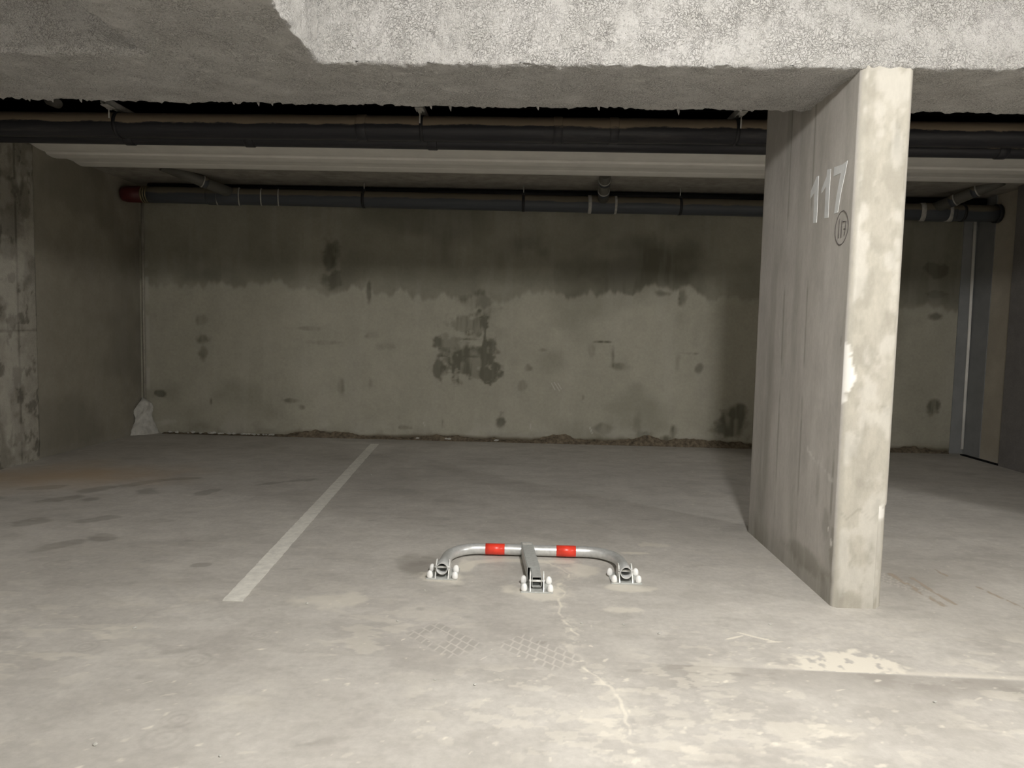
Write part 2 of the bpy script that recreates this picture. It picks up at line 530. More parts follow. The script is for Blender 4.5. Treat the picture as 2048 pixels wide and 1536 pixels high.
def make_floor():
    xs = np.concatenate([np.arange(AX0, -4.4, 0.4), np.arange(-4.4, -2.4, 0.022), np.arange(-2.4, -0.55, 0.0085), np.arange(-0.55, 0.36, 0.004), np.arange(0.36, 2.7, 0.0085), np.arange(2.7, 4.9, 0.022), np.arange(4.9, AX1 + 0.1, 0.4)])
    ys = np.concatenate([np.arange(AY0, 1.5, 0.3), np.arange(1.5, 2.34, 0.0075), np.arange(2.34, 2.9, 0.004), np.arange(2.9, 3.9, 0.0075), np.arange(3.9, 5.4, 0.014), np.arange(5.4, YW + 0.03, 0.022)])
    X, Y = np.meshgrid(xs, ys, indexing='ij')
    dark = np.zeros_like(X); dust = np.zeros_like(X); brown = np.zeros_like(X)
    n1 = fbm(X * 0.9, Y * 0.9, 0, 5, 5)
    n2 = fbm(X * 3.0 + 4, Y * 5.0, 0, 8, 5)
    n3 = fbm(X * 14, Y * 22, 0, 21, 4)
    n4 = fbm(X * 7 + Y * 2, Y * 16, 0, 33, 4)
    dark += 0.17 * sstep(0.46, 0.64, n1) + 0.15 * sstep(0.50, 0.66, n2) + 0.16 * sstep(0.52, 0.62, fbm(X * 7, Y * 13, 0, 101, 5))
    # cream dusty scabs, thicker towards the aisle where cars turn
    front = 1 - sstep(2.4, 3.3, Y)
    dust += (0.10 + 0.30 * front) * sstep(0.54, 0.62, n4) * sstep(0.42, 0.6, fbm(X * 1.6, Y * 1.6, 0, 61, 3))
    dust += (0.35 * front) * sstep(0.60, 0.64, n3) * sstep(0.5, 0.62, fbm(X * 1.2 + 9, Y * 1.4, 0, 71, 3))
    # pale speckle
    sp = vn(X * 55, Y * 55, 0, 91)
    dust += 0.55 * sstep(0.962, 0.985, sp)
    # pale patches near the posts and the hoop
    for (cx, cy, rx, ry) in ((-0.38, 3.37, 0.17, 0.10), (0.07, 3.22, 0.17, 0.13), (0.50, 3.30, 0.14, 0.06), (-0.29, 3.55, 0.06, 0.12), (0.30, 3.53, 0.10, 0.12)):
        dust += 0.75 * blob(X, Y, cx, cy, rx, ry, 0, 0.45, 0.45, 12, 14)
    d = polyline_dist(X, Y, [(-0.30, 3.52), (-0.24, 3.62), (-0.12, 3.66), (0.04, 3.66), (0.25, 3.665)])
    dust += 0.75 * (1 - sstep(0.015, 0.04, d + 0.02 * (n3 - 0.5)))
    dark += 0.5 * blob(X, Y, -0.52, 3.55, 0.14, 0.22, 0.5, 0.3, 0.2, 4)
    # cracks with white efflorescence
    crack = [(0.13, 3.66), (0.152, 3.623), (0.19, 3.55), (0.235, 3.48), (0.225, 3.42), (0.19, 3.36), (0.175, 3.28), (0.20, 3.21), (0.163, 3.14), (0.175, 3.05), (0.156, 2.979), (0.172, 2.92), (0.183, 2.875), (0.205, 2.80), (0.218, 2.765), (0.208, 2.672), (0.151, 2.635), (0.175, 2.57), (0.218, 2.499), (0.257, 2.426), (0.30, 2.34), (0.34, 2.24), (0.35, 2.16), (0.345, 2.05)]
    wx, wy = X + 0.05 * (fbm(X * 9, Y * 9, 0, 44, 3) - 0.5), Y + 0.05 * (fbm(X * 9, Y * 9, 3, 45, 3) - 0.5)
    d = polyline_dist(wx, wy, crack)
    dust += 0.7 * (1 - sstep(0.002, 0.008, d)) * sstep(0.3, 0.5, n4)
    dust += 0.45 * (1 - sstep(0.0, 0.075, d)) * sstep(0.50, 0.62, fbm(X * 26, Y * 26, 0, 55, 4))
    # tyre tread prints
    def tread(x0, y0, ang, ln, wd, strength, seed):
        c, s = math.cos(ang), math.sin(ang)
        p = c * (X - x0) + s * (Y - y0); q = -s * (X - x0) + c * (Y - y0)
        inside = sstep(0, 0.02, p) * (1 - sstep(ln - 0.06, ln, p)) * sstep(0, 0.012, q) * (1 - sstep(wd - 0.012, wd, q))
        patch = inside * sstep(0.22, 0.38, fbm(X * 6, Y * 6, 0, seed, 3))
        ribs = np.abs(((q / wd) * 4.0) % 1.0 - 0.5) * wd / 4.0 * 2
        rib_line = 1 - sstep(0.003, 0.008, wd / 4.0 - ribs)
        lane = np.floor((q / wd) * 4.0)
        pp = (p + lane * 0.011 + q * 0.45) / 0.042
        cr = np.abs(pp % 1.0 - 0.5)
        cross = sstep(0.36, 0.46, cr)
        groove = np.maximum(rib_line, cross * 0.8)
        return patch, groove, strength
    for a in ((-0.474, 2.723, -0.80, 0.33, 0.185, 0.42, 3), (-0.108, 2.641, -0.73, 0.34, 0.17, 0.36, 9), (1.66, 3.80, -1.15, 0.55, 0.14, 0.25, 15)):
        patch, groove, st = tread(*a)
        dark = np.maximum(dark * (1 - patch * groove), st * 1.25 * patch * (1 - groove))
        dust = dust * (1 - 0.85 * patch)
        dust += 0.16 * patch * groove
    # cream scab with a straight lower edge, right of centre
    ye = 2.505 - 0.035 * (X - 1.35)
    scab = blob(X, Y, 1.22, 2.56, 0.20, 0.13, 0, 0.25, 0.5, 31, 20) * (Y > ye)
    dust += 1.0 * scab * sstep(0.32, 0.42, fbm(X * 34, Y * 20, 0, 66, 3))
    strip = sstep(0, 0.006, Y - ye) * (1 - sstep(0.012, 0.05, Y - ye)) * sstep(0.85, 0.95, X) * (1 - sstep(1.75, 1.95, X))
    dust += 0.55 * strip
    below = sstep(0, 0.01, ye - Y) * (1 - sstep(0.05, 0.22, ye - Y)) * sstep(0.25, 0.6, X) * (1 - sstep(1.7, 2.0, X))
    dark += 0.45 * below * (0.5 + n2)
    for (cx, cy, rx, ry, an) in ((0.86, 2.78, 0.05, 0.008, 0.5), (0.93, 2.80, 0.06, 0.008, -0.6), (0.98, 2.77, 0.05, 0.008, -0.5), (1.01, 2.75, 0.04, 0.007, 0.1)):
        dust += 1.0 * blob(X, Y, cx, cy, rx, ry, an, 0.3, 0.3, 8, 40)
    dust += 0.6 * blob(X, Y, 0.45, 3.03, 0.10, 0.05, 0, 0.6, 0.6, 5) + 0.7 * blob(X, Y, 0.62, 3.85, 0.10, 0.03, 0, 0.5, 0.5, 5) + 0.5 * blob(X, Y, 0.75, 4.02, 0.12, 0.06, 0, 0.6, 0.6, 6)
    dust += 0.55 * blob(X, Y, -0.86, 3.05, 0.20, 0.10, 0, 0.5, 0.6, 35, 12)
    # rings and prints
    for (cx, cy, r0) in ((-1.02, 2.66, 0.045), (-1.17, 2.44, 0.06), (-1.62, 2.52, 0.05), (-1.04, 2.06, 0.055), (-1.03, 1.96, 0.07), (-0.62, 4.05, 0.06), (-0.70, 3.38, 0.05), (-2.32, 3.40, 0.06)):
        rr = np.hypot(X - cx, (Y - cy)) / r0
        m_ = (rr < 1.15)
        dark += np.where(m_, 0.20 * (0.5 + 0.5 * np.cos(rr * 2 * math.pi * 2.2)) * (1 - sstep(0.9, 1.15, rr)), 0)
    for (cx, cy, rx, ry, an) in ((-3.49, 5.0, 0.16, 0.05, 0.5), (-3.10, 5.0, 0.15, 0.06, 1.0), (-3.18, 4.68, 0.17, 0.06, 0.6), (-2.98, 4.70, 0.07, 0.05, 0.4), (-2.72, 4.98, 0.10, 0.08, 0.9), (-2.30, 5.0, 0.15, 0.05, 1.1), (-2.95, 4.12, 0.12, 0.07, 0.3), (-2.62, 4.22, 0.15, 0.05, 0.7), (-2.50, 3.70, 0.15, 0.06, 0.9), (-2.36, 3.86, 0.08, 0.07, 0.9), (-2.90, 5.25, 0.22, 0.05, 0.9), (-2.70, 5.42, 0.16, 0.05, 0.4), (-1.95, 5.35, 0.18, 0.04, 0.7), (-1.75, 5.5, 0.18, 0.03, 0.5), (-3.45, 4.30, 0.10, 0.05, 0.3), (-3.6, 4.65, 0.10, 0.05, 0.3), (-1.62, 3.45, 0.05, 0.025, 0.2)):
        dark += 0.6 * blob(X, Y, cx, cy, rx * 0.95, ry * 1.5, an, 0.3, 0.5, int(cx * -100) % 50, 9)
    for k in range(60):
        cx, cy = random.uniform(-2.4, 1.0), random.uniform(1.9, 4.6)
        dark += random.uniform(0.12, 0.3) * blob(X, Y, cx, cy, random.uniform(0.02, 0.09), random.uniform(0.012, 0.03), random.uniform(-0.3, 0.5), 0.5, 0.4, k)
    for k in range(140):
        cx, cy = random.uniform(-1.3, 1.9), random.uniform(1.75, 2.7)
        dust += random.uniform(0.3, 0.8) * blob(X, Y, cx, cy, random.uniform(0.004, 0.022), random.uniform(0.003, 0.012), random.uniform(0, 1.0), 0.4, 0.7, k, 70)
    # warm stain at the far left, rusty tyre streaks right of the pillar
    brown += 0.75 * blob(X, Y, -3.6, 5.4, 1.1, 0.75, 0.3, 0.9, 0.4, 2)
    for pts, wd in (([(1.905, 3.62), (1.915, 3.40), (1.93, 3.20)], 0.022), ([(1.985, 3.57), (1.985, 3.38), (1.995, 3.22)], 0.014), ([(2.24, 3.50), (2.27, 3.33), (2.30, 3.14)], 0.012), ([(2.18, 3.72), (2.19, 3.62)], 0.012)):
        d = polyline_dist(X, Y, pts)
        dark += 0.85 * (1 - sstep(wd * 0.4, wd, d)) * sstep(0.35, 0.55, fbm(X * 30, Y * 14, 0, 78, 3))
        brown += 0.35 * (1 - sstep(wd * 0.4, wd, d)) * sstep(0.35, 0.55, fbm(X * 30, Y * 14, 0, 78, 3))
    dark += 0.25 * blob(X, Y, 2.05, 3.55, 0.35, 0.5, 0, 0.8, 0.4, 23)
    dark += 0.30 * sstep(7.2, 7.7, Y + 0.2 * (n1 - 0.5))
    P = np.stack([X, Y, 0 * X], -1)
    me = grid_mesh('floor', P, np.stack([np.clip(dark, 0, 0.9), np.clip(dust, 0, 1), np.clip(brown, 0, 1)], -1), M['floor'])
    o = struct(link(bpy.data.objects.new('floor', me)))
    return o


make_floor()


# ------------------------------------------------------------------ rear wall with damp stains
def make_rear_wall():
    xs = np.concatenate([np.arange(XL - 0.1, 0.24, 0.013), np.arange(0.24, 0.42, 0.004), np.arange(0.42, XR + 0.11, 0.013)])
    zs = np.concatenate([np.arange(0, 0.55, 0.012), np.arange(0.55, 0.70, 0.005), np.arange(0.70, 2.80, 0.012)])
    X, Z = np.meshgrid(xs, zs, indexing='ij')
    dark = np.zeros_like(X); light = np.zeros_like(X); brown = np.zeros_like(X)
    vs = fbm(X * 9, Z * 1.3, 0, 3, 4)              # vertical streaks
    mt = fbm(X * 3, Z * 3, 0, 6, 5)
    dark += 0.35 * sstep(0.52, 0.70, fbm(X * 0.8, Z * 1.1, 0, 19, 4))
    light += 0.10 * sstep(0.5, 0.7, vs)
    # ragged damp drips, plus the beam's shade darkened into the wall above
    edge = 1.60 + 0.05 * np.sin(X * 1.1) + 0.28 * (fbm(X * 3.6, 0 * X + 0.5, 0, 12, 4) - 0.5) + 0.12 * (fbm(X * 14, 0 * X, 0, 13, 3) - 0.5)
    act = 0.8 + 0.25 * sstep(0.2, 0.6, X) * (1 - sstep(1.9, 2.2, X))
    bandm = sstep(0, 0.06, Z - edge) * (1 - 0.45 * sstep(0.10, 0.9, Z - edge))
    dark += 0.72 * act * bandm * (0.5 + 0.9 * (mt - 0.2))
    B = lambda cx, cz, rx, rz, st, soft=0.4, nz=0.45, sd=1: 0.85 * st * blob(X, Z, cx, cz, rx, rz, 0, soft + 0.2, nz * 1.6, sd, 11) * (0.55 + 0.9 * sstep(0.35, 0.6, vs))
    # large damp patch, middle of the wall
    dark += B(-0.66, 1.27, 0.20, 0.17, 0.85, 0.3, 0.55, 4) + B(-0.80, 1.05, 0.30, 0.20, 0.75, 0.35, 0.6, 5) + B(-0.62, 0.85, 0.30, 0.22, 0.85, 0.3, 0.6, 7)
    dark += B(-0.45, 1.00, 0.16, 0.14, 0.7, 0.35, 0.5, 8) + B(-0.97, 0.80, 0.07, 0.20, 0.7, 0.4, 0.5, 9) + B(-0.55, 1.50, 0.22, 0.16, 0.5, 0.5, 0.5, 10) + B(-0.42, 0.74, 0.14, 0.10, 0.8, 0.3, 0.5, 11)
    for (cx, cz, rx, rz, st) in ((-0.62, 1.12, 0.16, 0.016, 0.9), (-0.92, 0.93, 0.07, 0.018, 0.9), (-0.64, 0.93, 0.12, 0.018, 0.9), (-0.47, 1.12, 0.02, 0.22, 0.8),
                                 (0.81, 1.125, 0.12, 0.016, 0.85), (0.70, 1.02, 0.05, 0.10, 0.35), (1.00, 0.86, 0.18, 0.05, 0.5), (0.93, 0.95, 0.03, 0.15, 0.5), (0.18, 1.02, 0.07, 0.03, 0.7),
                                 (1.75, 1.02, 0.14, 0.012, 0.5), (1.86, 0.85, 0.07, 0.08, 0.6), (1.64, 0.92, 0.04, 0.10, 0.5), (1.66, 1.63, 0.06, 0.13, 0.8), (1.42, 1.66, 0.10, 0.05, 0.6), (1.10, 1.66, 0.10, 0.05, 0.55),
                                 (-3.60, 1.27, 0.09, 0.09, 0.6), (-3.58, 1.06, 0.09, 0.07, 0.85), (-3.59, 0.90, 0.07, 0.10, 0.7), (-2.45, 1.20, 0.22, 0.03, 0.3), (-2.2, 1.05, 0.28, 0.03, 0.3), (-1.72, 1.15, 0.10, 0.06, 0.4), (-1.55, 1.02, 0.14, 0.06, 0.4),
                                 (-2.60, 0.40, 0.12, 0.03, 0.6), (-2.48, 0.33, 0.05, 0.05, 0.7), (-2.05, 0.58, 0.05, 0.14, 0.45), (-1.72, 0.62, 0.04, 0.12, 0.45), (-4.08, 0.44, 0.07, 0.05, 0.9), (-3.5, 0.36, 0.02, 0.06, 0.6),
                                 (-0.27, 0.23, 0.07, 0.11, 1.0), (-0.92, 0.19, 0.02, 0.07, 0.9), (-1.33, 0.13, 0.10, 0.03, 0.8), (0.85, 0.17, 0.12, 0.07, 0.7), (1.22, 0.22, 0.06, 0.20, 0.6), (1.25, 0.10, 0.16, 0.07, 0.9), (1.62, 0.13, 0.06, 0.13, 0.95), (1.55, 0.08, 0.12, 0.05, 0.8),
                                 (2.25, 0.25, 0.22, 0.26, 0.9), (2.32, 0.40, 0.12, 0.12, 0.9), (4.42, 0.48, 0.09, 0.12, 0.9), (4.34, 1.98, 0.14, 0.10, 0.6), (4.38, 1.48, 0.12, 0.05, 0.7), (4.36, 1.72, 0.16, 0.05, 0.45), (3.95, 1.10, 0.06, 0.05, 0.5), (-2.18, 1.98, 0.14, 0.26, 0.5), (-2.15, 1.72, 0.16, 0.12, 0.6), (-1.75, 1.62, 0.03, 0.14, 0.6), (0.62, 0.52, 0.02, 0.04, 0.7), (-0.05, 0.62, 0.06, 0.08, 0.4), (0.02, 0.82, 0.06, 0.05, 0.5)):
        dark += B(cx, cz, rx, rz, st, 0.45, 0.35, int(abs(cx * 37 + cz * 11)))
    # white scratches
    for pts in ([(0.27, 0.66), (0.31, 0.59)], [(0.30, 0.67), (0.36, 0.58)], [(0.34, 0.66), (0.38, 0.60)], [(-1.13, 0.19), (-1.12, 0.15)], [(0.05, 0.20), (0.06, 0.13)], [(0.70, 0.19), (0.73, 0.12)]):
        light += 1 - sstep(0.002, 0.008, polyline_dist(X, Z, pts))
    # cream streak low on the wall and plaster smears by the left corner
    light += 0.22 * (1 - sstep(0.10, 0.24, Z)) * sstep(0.5, 0.65, fbm(X * 4, Z * 6, 0, 40, 4))
    light += 0.45 * (1 - sstep(0.01, 0.035, np.abs(X - (XL + 0.075)))) * sstep(0.35, 0.5, fbm(X * 2, Z * 5, 0, 50, 4)) * (1 - sstep(1.75, 1.95, Z))
    light += 0.35 * blob(X, Z, -3.98, 0.12, 0.12, 0.04, 0, 0.5, 0.5, 2)
    # brown, crumbling foot of the wall
    foot = 0.055 + 0.09 * (fbm(X * 2.2, 0 * X, 0, 71, 4) - 0.4)
    brown += 0.85 * (1 - sstep(foot * 0.6, foot + 0.02, Z)) * sstep(-3.0, -2.2, X)
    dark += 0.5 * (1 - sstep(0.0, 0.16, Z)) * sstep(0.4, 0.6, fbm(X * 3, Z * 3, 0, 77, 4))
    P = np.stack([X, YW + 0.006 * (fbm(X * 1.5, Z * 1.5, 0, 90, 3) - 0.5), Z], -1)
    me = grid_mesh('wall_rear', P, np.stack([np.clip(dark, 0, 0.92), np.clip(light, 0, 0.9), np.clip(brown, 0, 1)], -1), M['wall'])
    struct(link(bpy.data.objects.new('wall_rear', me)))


make_rear_wall()


def side_wall(name, x, y0, y1, mat, seed):
    ys = np.arange(y0, y1 + 0.01, 0.02); zs = np.arange(0, 2.8, 0.02)
    Y, Z = np.meshgrid(ys, zs, indexing='ij')
    dark = 0.4 * sstep(0.5, 0.7, fbm(Y * 1.2, Z * 1.2, 0, seed, 4))
    light = 0.15 * sstep(0.5, 0.7, fbm(Y * 7, Z * 0.9, 0, seed + 3, 4)) + 0.25 * (1 - sstep(0.03, 0.09, Z + 0.08 * (fbm(Y * 8, Z * 8, 0, seed + 9, 3) - 0.5)))
    brown = 0 * Y
    P = np.stack([0 * Y + x, Y, Z], -1)
    me = grid_mesh(name, P, np.stack([dark, light, brown], -1), mat)
    return struct(link(bpy.data.objects.new(name, me)))


side_wall('wall_left', XL, 3.1, YW, M['side'], 5)
M['beige'] = painted_concrete('beige_concrete', (0.46, 0.42, 0.345), (0.25, 0.22, 0.17), (0.5, 0.47, 0.42), (0.3, 0.2, 0.15), mott=(2, 8, 60), amt=(0.12, 0.1, 0.1))
side_wall('wall_right', XR, 7.0, YW, M['beige'], 9)
# thickness and the far ends of the aisle, out of frame
MB().box((XL - 0.25, 3.14, 0), (XL - 0.006, YW, 2.715)).build('wall_left_core', M['plain'])
MB().box((XR + 0.002, 7.01, 0), (XR + 0.2, YW, 2.715)).build('wall_right_core', M['plain'])
for n_ in ('wall_left_core', 'wall_right_core'): struct(bpy.data.objects[n_])
struct(MB().box((AX0 - 0.2, AY0 - 0.2, 0), (AX1 + 0.2, AY0, 2.75)).build('wall_front', M['plain']))
struct(MB().box((AX0 - 0.2, AY0, 0), (AX0, 3.1, 2.75)).build('wall_far_left', M['plain']))
struct(MB().box((AX1, AY0, 0), (AX1 + 0.2, 3.1, 2.75)).build('wall_far_right', M['plain']))

# ------------------------------------------------------------------ ceiling
ZB = 2.356
YB0, YB1 = 3.13, 3.71
cl = MB()
cl.box((AX0 - 0.2, AY0 - 0.2, 2.75), (AX1 + 0.2, YB1, 2.9))
cl.build('ceiling', M['pale_slab'])
struct(bpy.data.objects['ceiling'])
struct(MB().box((XL - 0.25, 6.82, 2.715), (XR + 0.2, YW + 0.1, 2.9)).build('ceiling_rear', M['slab']))
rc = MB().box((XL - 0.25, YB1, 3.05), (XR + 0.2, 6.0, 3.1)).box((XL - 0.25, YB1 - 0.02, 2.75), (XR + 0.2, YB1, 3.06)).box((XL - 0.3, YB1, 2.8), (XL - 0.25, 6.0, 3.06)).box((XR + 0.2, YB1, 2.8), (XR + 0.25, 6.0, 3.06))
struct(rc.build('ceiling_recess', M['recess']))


def make_beam():
    """sprayed downstand beam: front face, soffit and torn rear lip in one skin"""
    xs = np.concatenate([np.arange(AX0, -3.0, 0.15), np.arange(-3.0, 2.8, 0.011), np.arange(2.8, AX1, 0.15)])
    yf = np.interp(xs, [-2.31, -1.67, -0.94, 0.7, 2.06], [3.097, 3.087, 3.157, 3.135, 3.116])
    yb = np.interp(xs, [-2.77, -1.73, 0, 2.4], [3.712, 3.724, 3.714, 3.70])
    yb = yb + 0.040 * (fbm(xs * 5, 0 * xs, 0, 3, 4) - 0.5)
    rag = fbm(xs * 45, 0 * xs, 0, 9, 2)
    drip = 0.007 * sstep(0.66, 0.85, rag)
    na, nb, nc = 34, 50, 4
    P = np.zeros((len(xs), na + nb + nc + 1, 3))
    for j in range(na):                       # front face, top to bottom
        t = j / na
        P[:, j, 0] = xs; P[:, j, 1] = yf; P[:, j, 2] = 2.75 + (ZB - 2.75) * t
    for j in range(nb):                       # soffit
        t = j / (nb - 1)
        P[:, na + j, 0] = xs; P[:, na + j, 1] = yf + (yb - yf) * t; P[:, na + j, 2] = ZB
    for j in range(nc + 1):                   # rear lip and rear face
        t = j / nc
        P[:, na + nb - 0 + j - (0), 0] = xs
        P[:, na + nb + j, 1] = yb + 0.012
        P[:, na + nb + j, 2] = ZB + 0.012 + 0.5 * t
    # rounded nose at the front arris
    for dj, (dy, dz) in {0: (0.006, 0.004), -1: (0.002, 0.0), 1: (0.004, 0.002)}.items():
        P[:, na + dj, 1] += dy; P[:, na + dj, 2] += dz
    # lumpy spray
    X, Y, Z = P[..., 0], P[..., 1], P[..., 2]
    h = 0.018 * (fbm(X * 11, Y * 11, Z * 11, 30, 3) - 0.5) + 0.020 * (fbm(X * 38, Y * 38, Z * 38, 36, 2) - 0.5)
    nose = 0.030 * (fbm(xs * 16, 0 * xs, 0, 51, 4) - 0.5) + 0.016 * (fbm(xs * 55, 0 * xs, 0, 52, 2) - 0.5)
    P[:, na - 1, 2] += nose * 0.5; P[:, na, 2] -= np.abs(nose) * 0.4; P[:, na, 1] += nose * 0.6; P[:, na - 1, 1] += nose * 0.3
    P[:, :na, 1] += h[:, :na]
    P[:, na:na + nb, 2] += h[:, na:na + nb]
    P[:, na + nb - 1, 2] -= drip
    P[:, na + nb - 1, 1] += 0.004 * (rag - 0.5)
    me = grid_mesh('ceiling_beam', P, None, M['spray'])
    o = link(bpy.data.objects.new('concrete_beam', me))
    tag(o, 'wide beam sprayed with lumpy off white insulation crossing above the bay', 'beam')
    # hanging drips of spray along the torn lip
    b = MB()
    for u, ln in ((-0.53, 0.018), (-0.43, 0.026), (0.02, 0.016), (0.33, 0.015), (0.735, 0.03), (-1.35, 0.016), (-1.42, 0.02), (-1.55, 0.014), (-2.5, 0.016), (-2.35, 0.014), (-2.62, 0.013), (1.05, 0.012)):
        y = float(np.interp(u, xs, yb)) - 0.004
        b.sweep([(u, y, ZB + 0.01), (u + 0.004, y, ZB - ln * 0.5), (u + 0.006, y + 0.002, ZB - ln)], [0.010, 0.005, 0.001], 7)
    d = b.build('hanging_drip', M['spray'])
    d.parent = o
    d['kind'] = 'stuff'
    return o


make_beam()


def make_cross_beam():
    ys = np.concatenate([np.arange(AY0, 2.2, 0.12), np.arange(2.2, 3.16, 0.012)])
    x0, x1 = -1.66, -0.945
    nz, nxs = 30, 60
    P = np.zeros((len(ys), nz + nxs + nz, 3))
    for j in range(nz):
        t = j / nz
        P[:, j] = np.stack([0 * ys + x0, ys, 2.75 + (ZB - 2.75) * t + 0 * ys], -1)
        P[:, nz + nxs + j] = np.stack([0 * ys + x1, ys, ZB + (2.75 - ZB) * (j + 1) / nz + 0 * ys], -1)
    for j in range(nxs):
        P[:, nz + j] = np.stack([0 * ys + x0 + (x1 - x0) * j / (nxs - 1), ys, 0 * ys + ZB + 0.002], -1)
    X, Y, Z = P[..., 0].copy(), P[..., 1].copy(), P[..., 2].copy()
    h = 0.016 * (fbm(X * 11, Y * 11, Z * 11, 60, 3) - 0.5) + 0.018 * (fbm(X * 38, Y * 38, Z * 38, 66, 2) - 0.5)
    P[:, :nz, 0] += h[:, :nz]; P[:, nz + nxs:, 0] += h[:, nz + nxs:]; P[:, nz:nz + nxs, 2] += h[:, nz:nz + nxs]
    rag = 0.05 * (fbm(Y[:, 0] * 12, 0 * ys, 0, 67, 4) - 0.5)
    P[:, nz + nxs - 1, 0] += rag; P[:, nz + nxs, 0] += rag; P[:, nz, 0] += rag * 0.7
    me = grid_mesh('cross_beam', P, None, M['spray'])
    o = link(bpy.data.objects.new('concrete_beam', me))
    tag(o, 'beam sprayed off white coming forward from the wide one, upper left', 'beam')


make_cross_beam()


# ------------------------------------------------------------------ numbered pillar
PX0, PX1, PY0, PY1 = 1.397, 1.621, 3.131, 4.357


def make_pillar():
    root = rooted('concrete_pillar', ((PX0 + PX1) / 2, (PY0 + PY1) / 2, 0))
    tag(root, 'deep grey concrete pillar with the number 117 on its side', 'pillar')
    c = 0.020
    corners = [(PX0, PY1 - 0.004), (PX0, PY0 + c), (PX0 + c, PY0), (PX1 - c, PY0), (PX1, PY0 + c), (PX1, PY1 - 0.004), (PX1 - .004, PY1), (PX0 + .004, PY1)]
    ring = []
    for a, b in zip(corners, corners[1:] + corners[:1]):
        L = math.hypot(b[0] - a[0], b[1] - a[1]); n = max(1, int(L / 0.011))
        for i in range(n):
            ring.append((a[0] + (b[0] - a[0]) * i / n, a[1] + (b[1] - a[1]) * i / n))
    ring = np.array(ring)
    zs = np.concatenate([np.arange(0, ZB + 0.02, 0.011), [2.80]])
    X = np.repeat(ring[:, :1], len(zs), 1); Y = np.repeat(ring[:, 1:], len(zs), 1); Z = np.repeat(zs[None], len(ring), 0)
    front = (Y < PY0 + 0.5 * c); leftf = (X < PX0 + 0.3 * c); chf = (X < PX0 + c + .001) & (Y < PY0 + c + .001)
    dark = np.zeros_like(X); light = np.zeros_like(X); grey = np.zeros_like(X)
    S = X + Y
    vs = fbm(S * 8, Z * 0.8, 0, 3, 4)
    grey += leftf * (0.95 + 0.3 * (fbm(S * 3, Z * 1.5, 0, 5, 4) - 0.5))
    dark += leftf * 0.30 * sstep(0.46, 0.72, vs) + leftf * 0.25 * sstep(0.5, 0.7, fbm(S * 2.5, Z * 1.2, 0, 55, 4))
    light += leftf * 0.10 * sstep(0.55, 0.7, fbm(S * 14, Z * 2, 0, 6, 4))
    # board joint lines on the side
    for yy in (3.60, 3.92):
        dark += leftf * 0.7 * (1 - sstep(0.003, 0.014, np.abs(Y - yy - 0.012 * (Z - 1.0)))) * sstep(0.35, 0.5, fbm(S * 0 + Z * 3, Z * 0, 0, 8, 3))
    for (y_, z_, ry, rz, st) in ((3.20, 0.55, 0.015, 0.2, 0.6), (3.25, 0.35, 0.05, 0.1, 0.4), (3.19, 1.20, 0.006, 0.05, 0.8), (3.45, 0.12, 0.35, 0.07, 0.5), (3.17, 0.25, 0.03, 0.12, 0.5), (3.36, 0.5, 0.03, 0.10, 0.35), (3.9, 1.2, 0.05, 0.3, 0.2)):
        dark += leftf * st * blob(Y, Z, y_, z_, ry, rz, 0, 0.5, 0.4, 3, 20)
    dark += leftf * 0.5 * (1 - sstep(0.02, 0.20, Z + 0.05 * (vs - 0.5)))
    light += leftf * 0.4 * (1 - sstep(0.006, 0.02, polyline_dist(Y, Z, [(3.50, 0.66), (3.20, 0.56)]))) * sstep(0.4, 0.6, fbm(Y * 30, Z * 30, 0, 2, 2))
    light += leftf * 0.9 * (blob(Y, Z, 3.18, 0.28, 0.012, 0.02, 0, 0.3, 0.4, 5, 40) + blob(Y, Z, 3.22, 0.34, 0.008, 0.012, 0, 0.3, 0.4, 5, 40))
    # front face blotches and the white plaster smear on the arris
    dark += front * 0.36 * sstep(0.48, 0.64, fbm(X * 14, Z * 7, 0, 14, 5))
    light += front * 0.26 * sstep(0.48, 0.62, fbm(X * 12, Z * 7, 0, 24, 5))
    dark += front * 0.4 * (1 - sstep(0.0, 0.55, Z)) * sstep(0.4, 0.62, fbm(X * 10, Z * 6, 0, 25, 4))
    dark += front * 0.5 * (blob(X, Z, 1.56, 2.1, 0.012, 0.10, 0, 0.4, 0.6, 3, 30) + blob(X, Z, 1.57, 0.45, 0.02, 0.08, 0, 0.4, 0.5, 4, 30) + 0.8 * blob(X, Z, 1.58, 0.9, 0.012, 0.04, 0.5, 0.4, 0.5, 4, 30))
    dark += front * 0.4 * (1 - sstep(0.002, 0.008, np.abs(Z - 0.43 - 0.02 * np.sin(X * 60)))) * (X < 1.58)
    wdt = 0.045 * (1 - np.abs((Z - 1.06) / 0.14) ** 1.6) + 0.05 * (fbm(Z * 30, X * 40, 0, 9, 3) - 0.5)
    sm = (Y < PY0 + c + 0.006) * (np.abs(Z - 1.06) < 0.14) * sstep(0, 0.008, wdt - (X - PX0))
    light += 1.0 * sm
    light += ((X > PX1 - c * 1.0) & (Y < PY0 + c + 0.002)) * 0.22  # highlight of the lit right chamfer painted paler
    chip = ((X > PX1 - c * 1.8) & (Y < PY0 + c + .002)) * (Z < 0.475)
    light += 0.8 * ((X > PX1 - c * 1.8) & (Y < PY0 + c + .002)) * (1 - sstep(0.02, 0.04, np.abs(Z - 0.44)))
    X = X - chip * 0.012 * sstep(0, 0.01, 0.475 - Z)
    light += chf * 0.05
    # torn spray collar under the beam is part of the beam; slight board waviness
    X = X + leftf * 0.0008 * (fbm(Y * 2, Z * 2, 0, 17, 3) - 0.5)
    P = np.stack([X, Y, Z], -1)
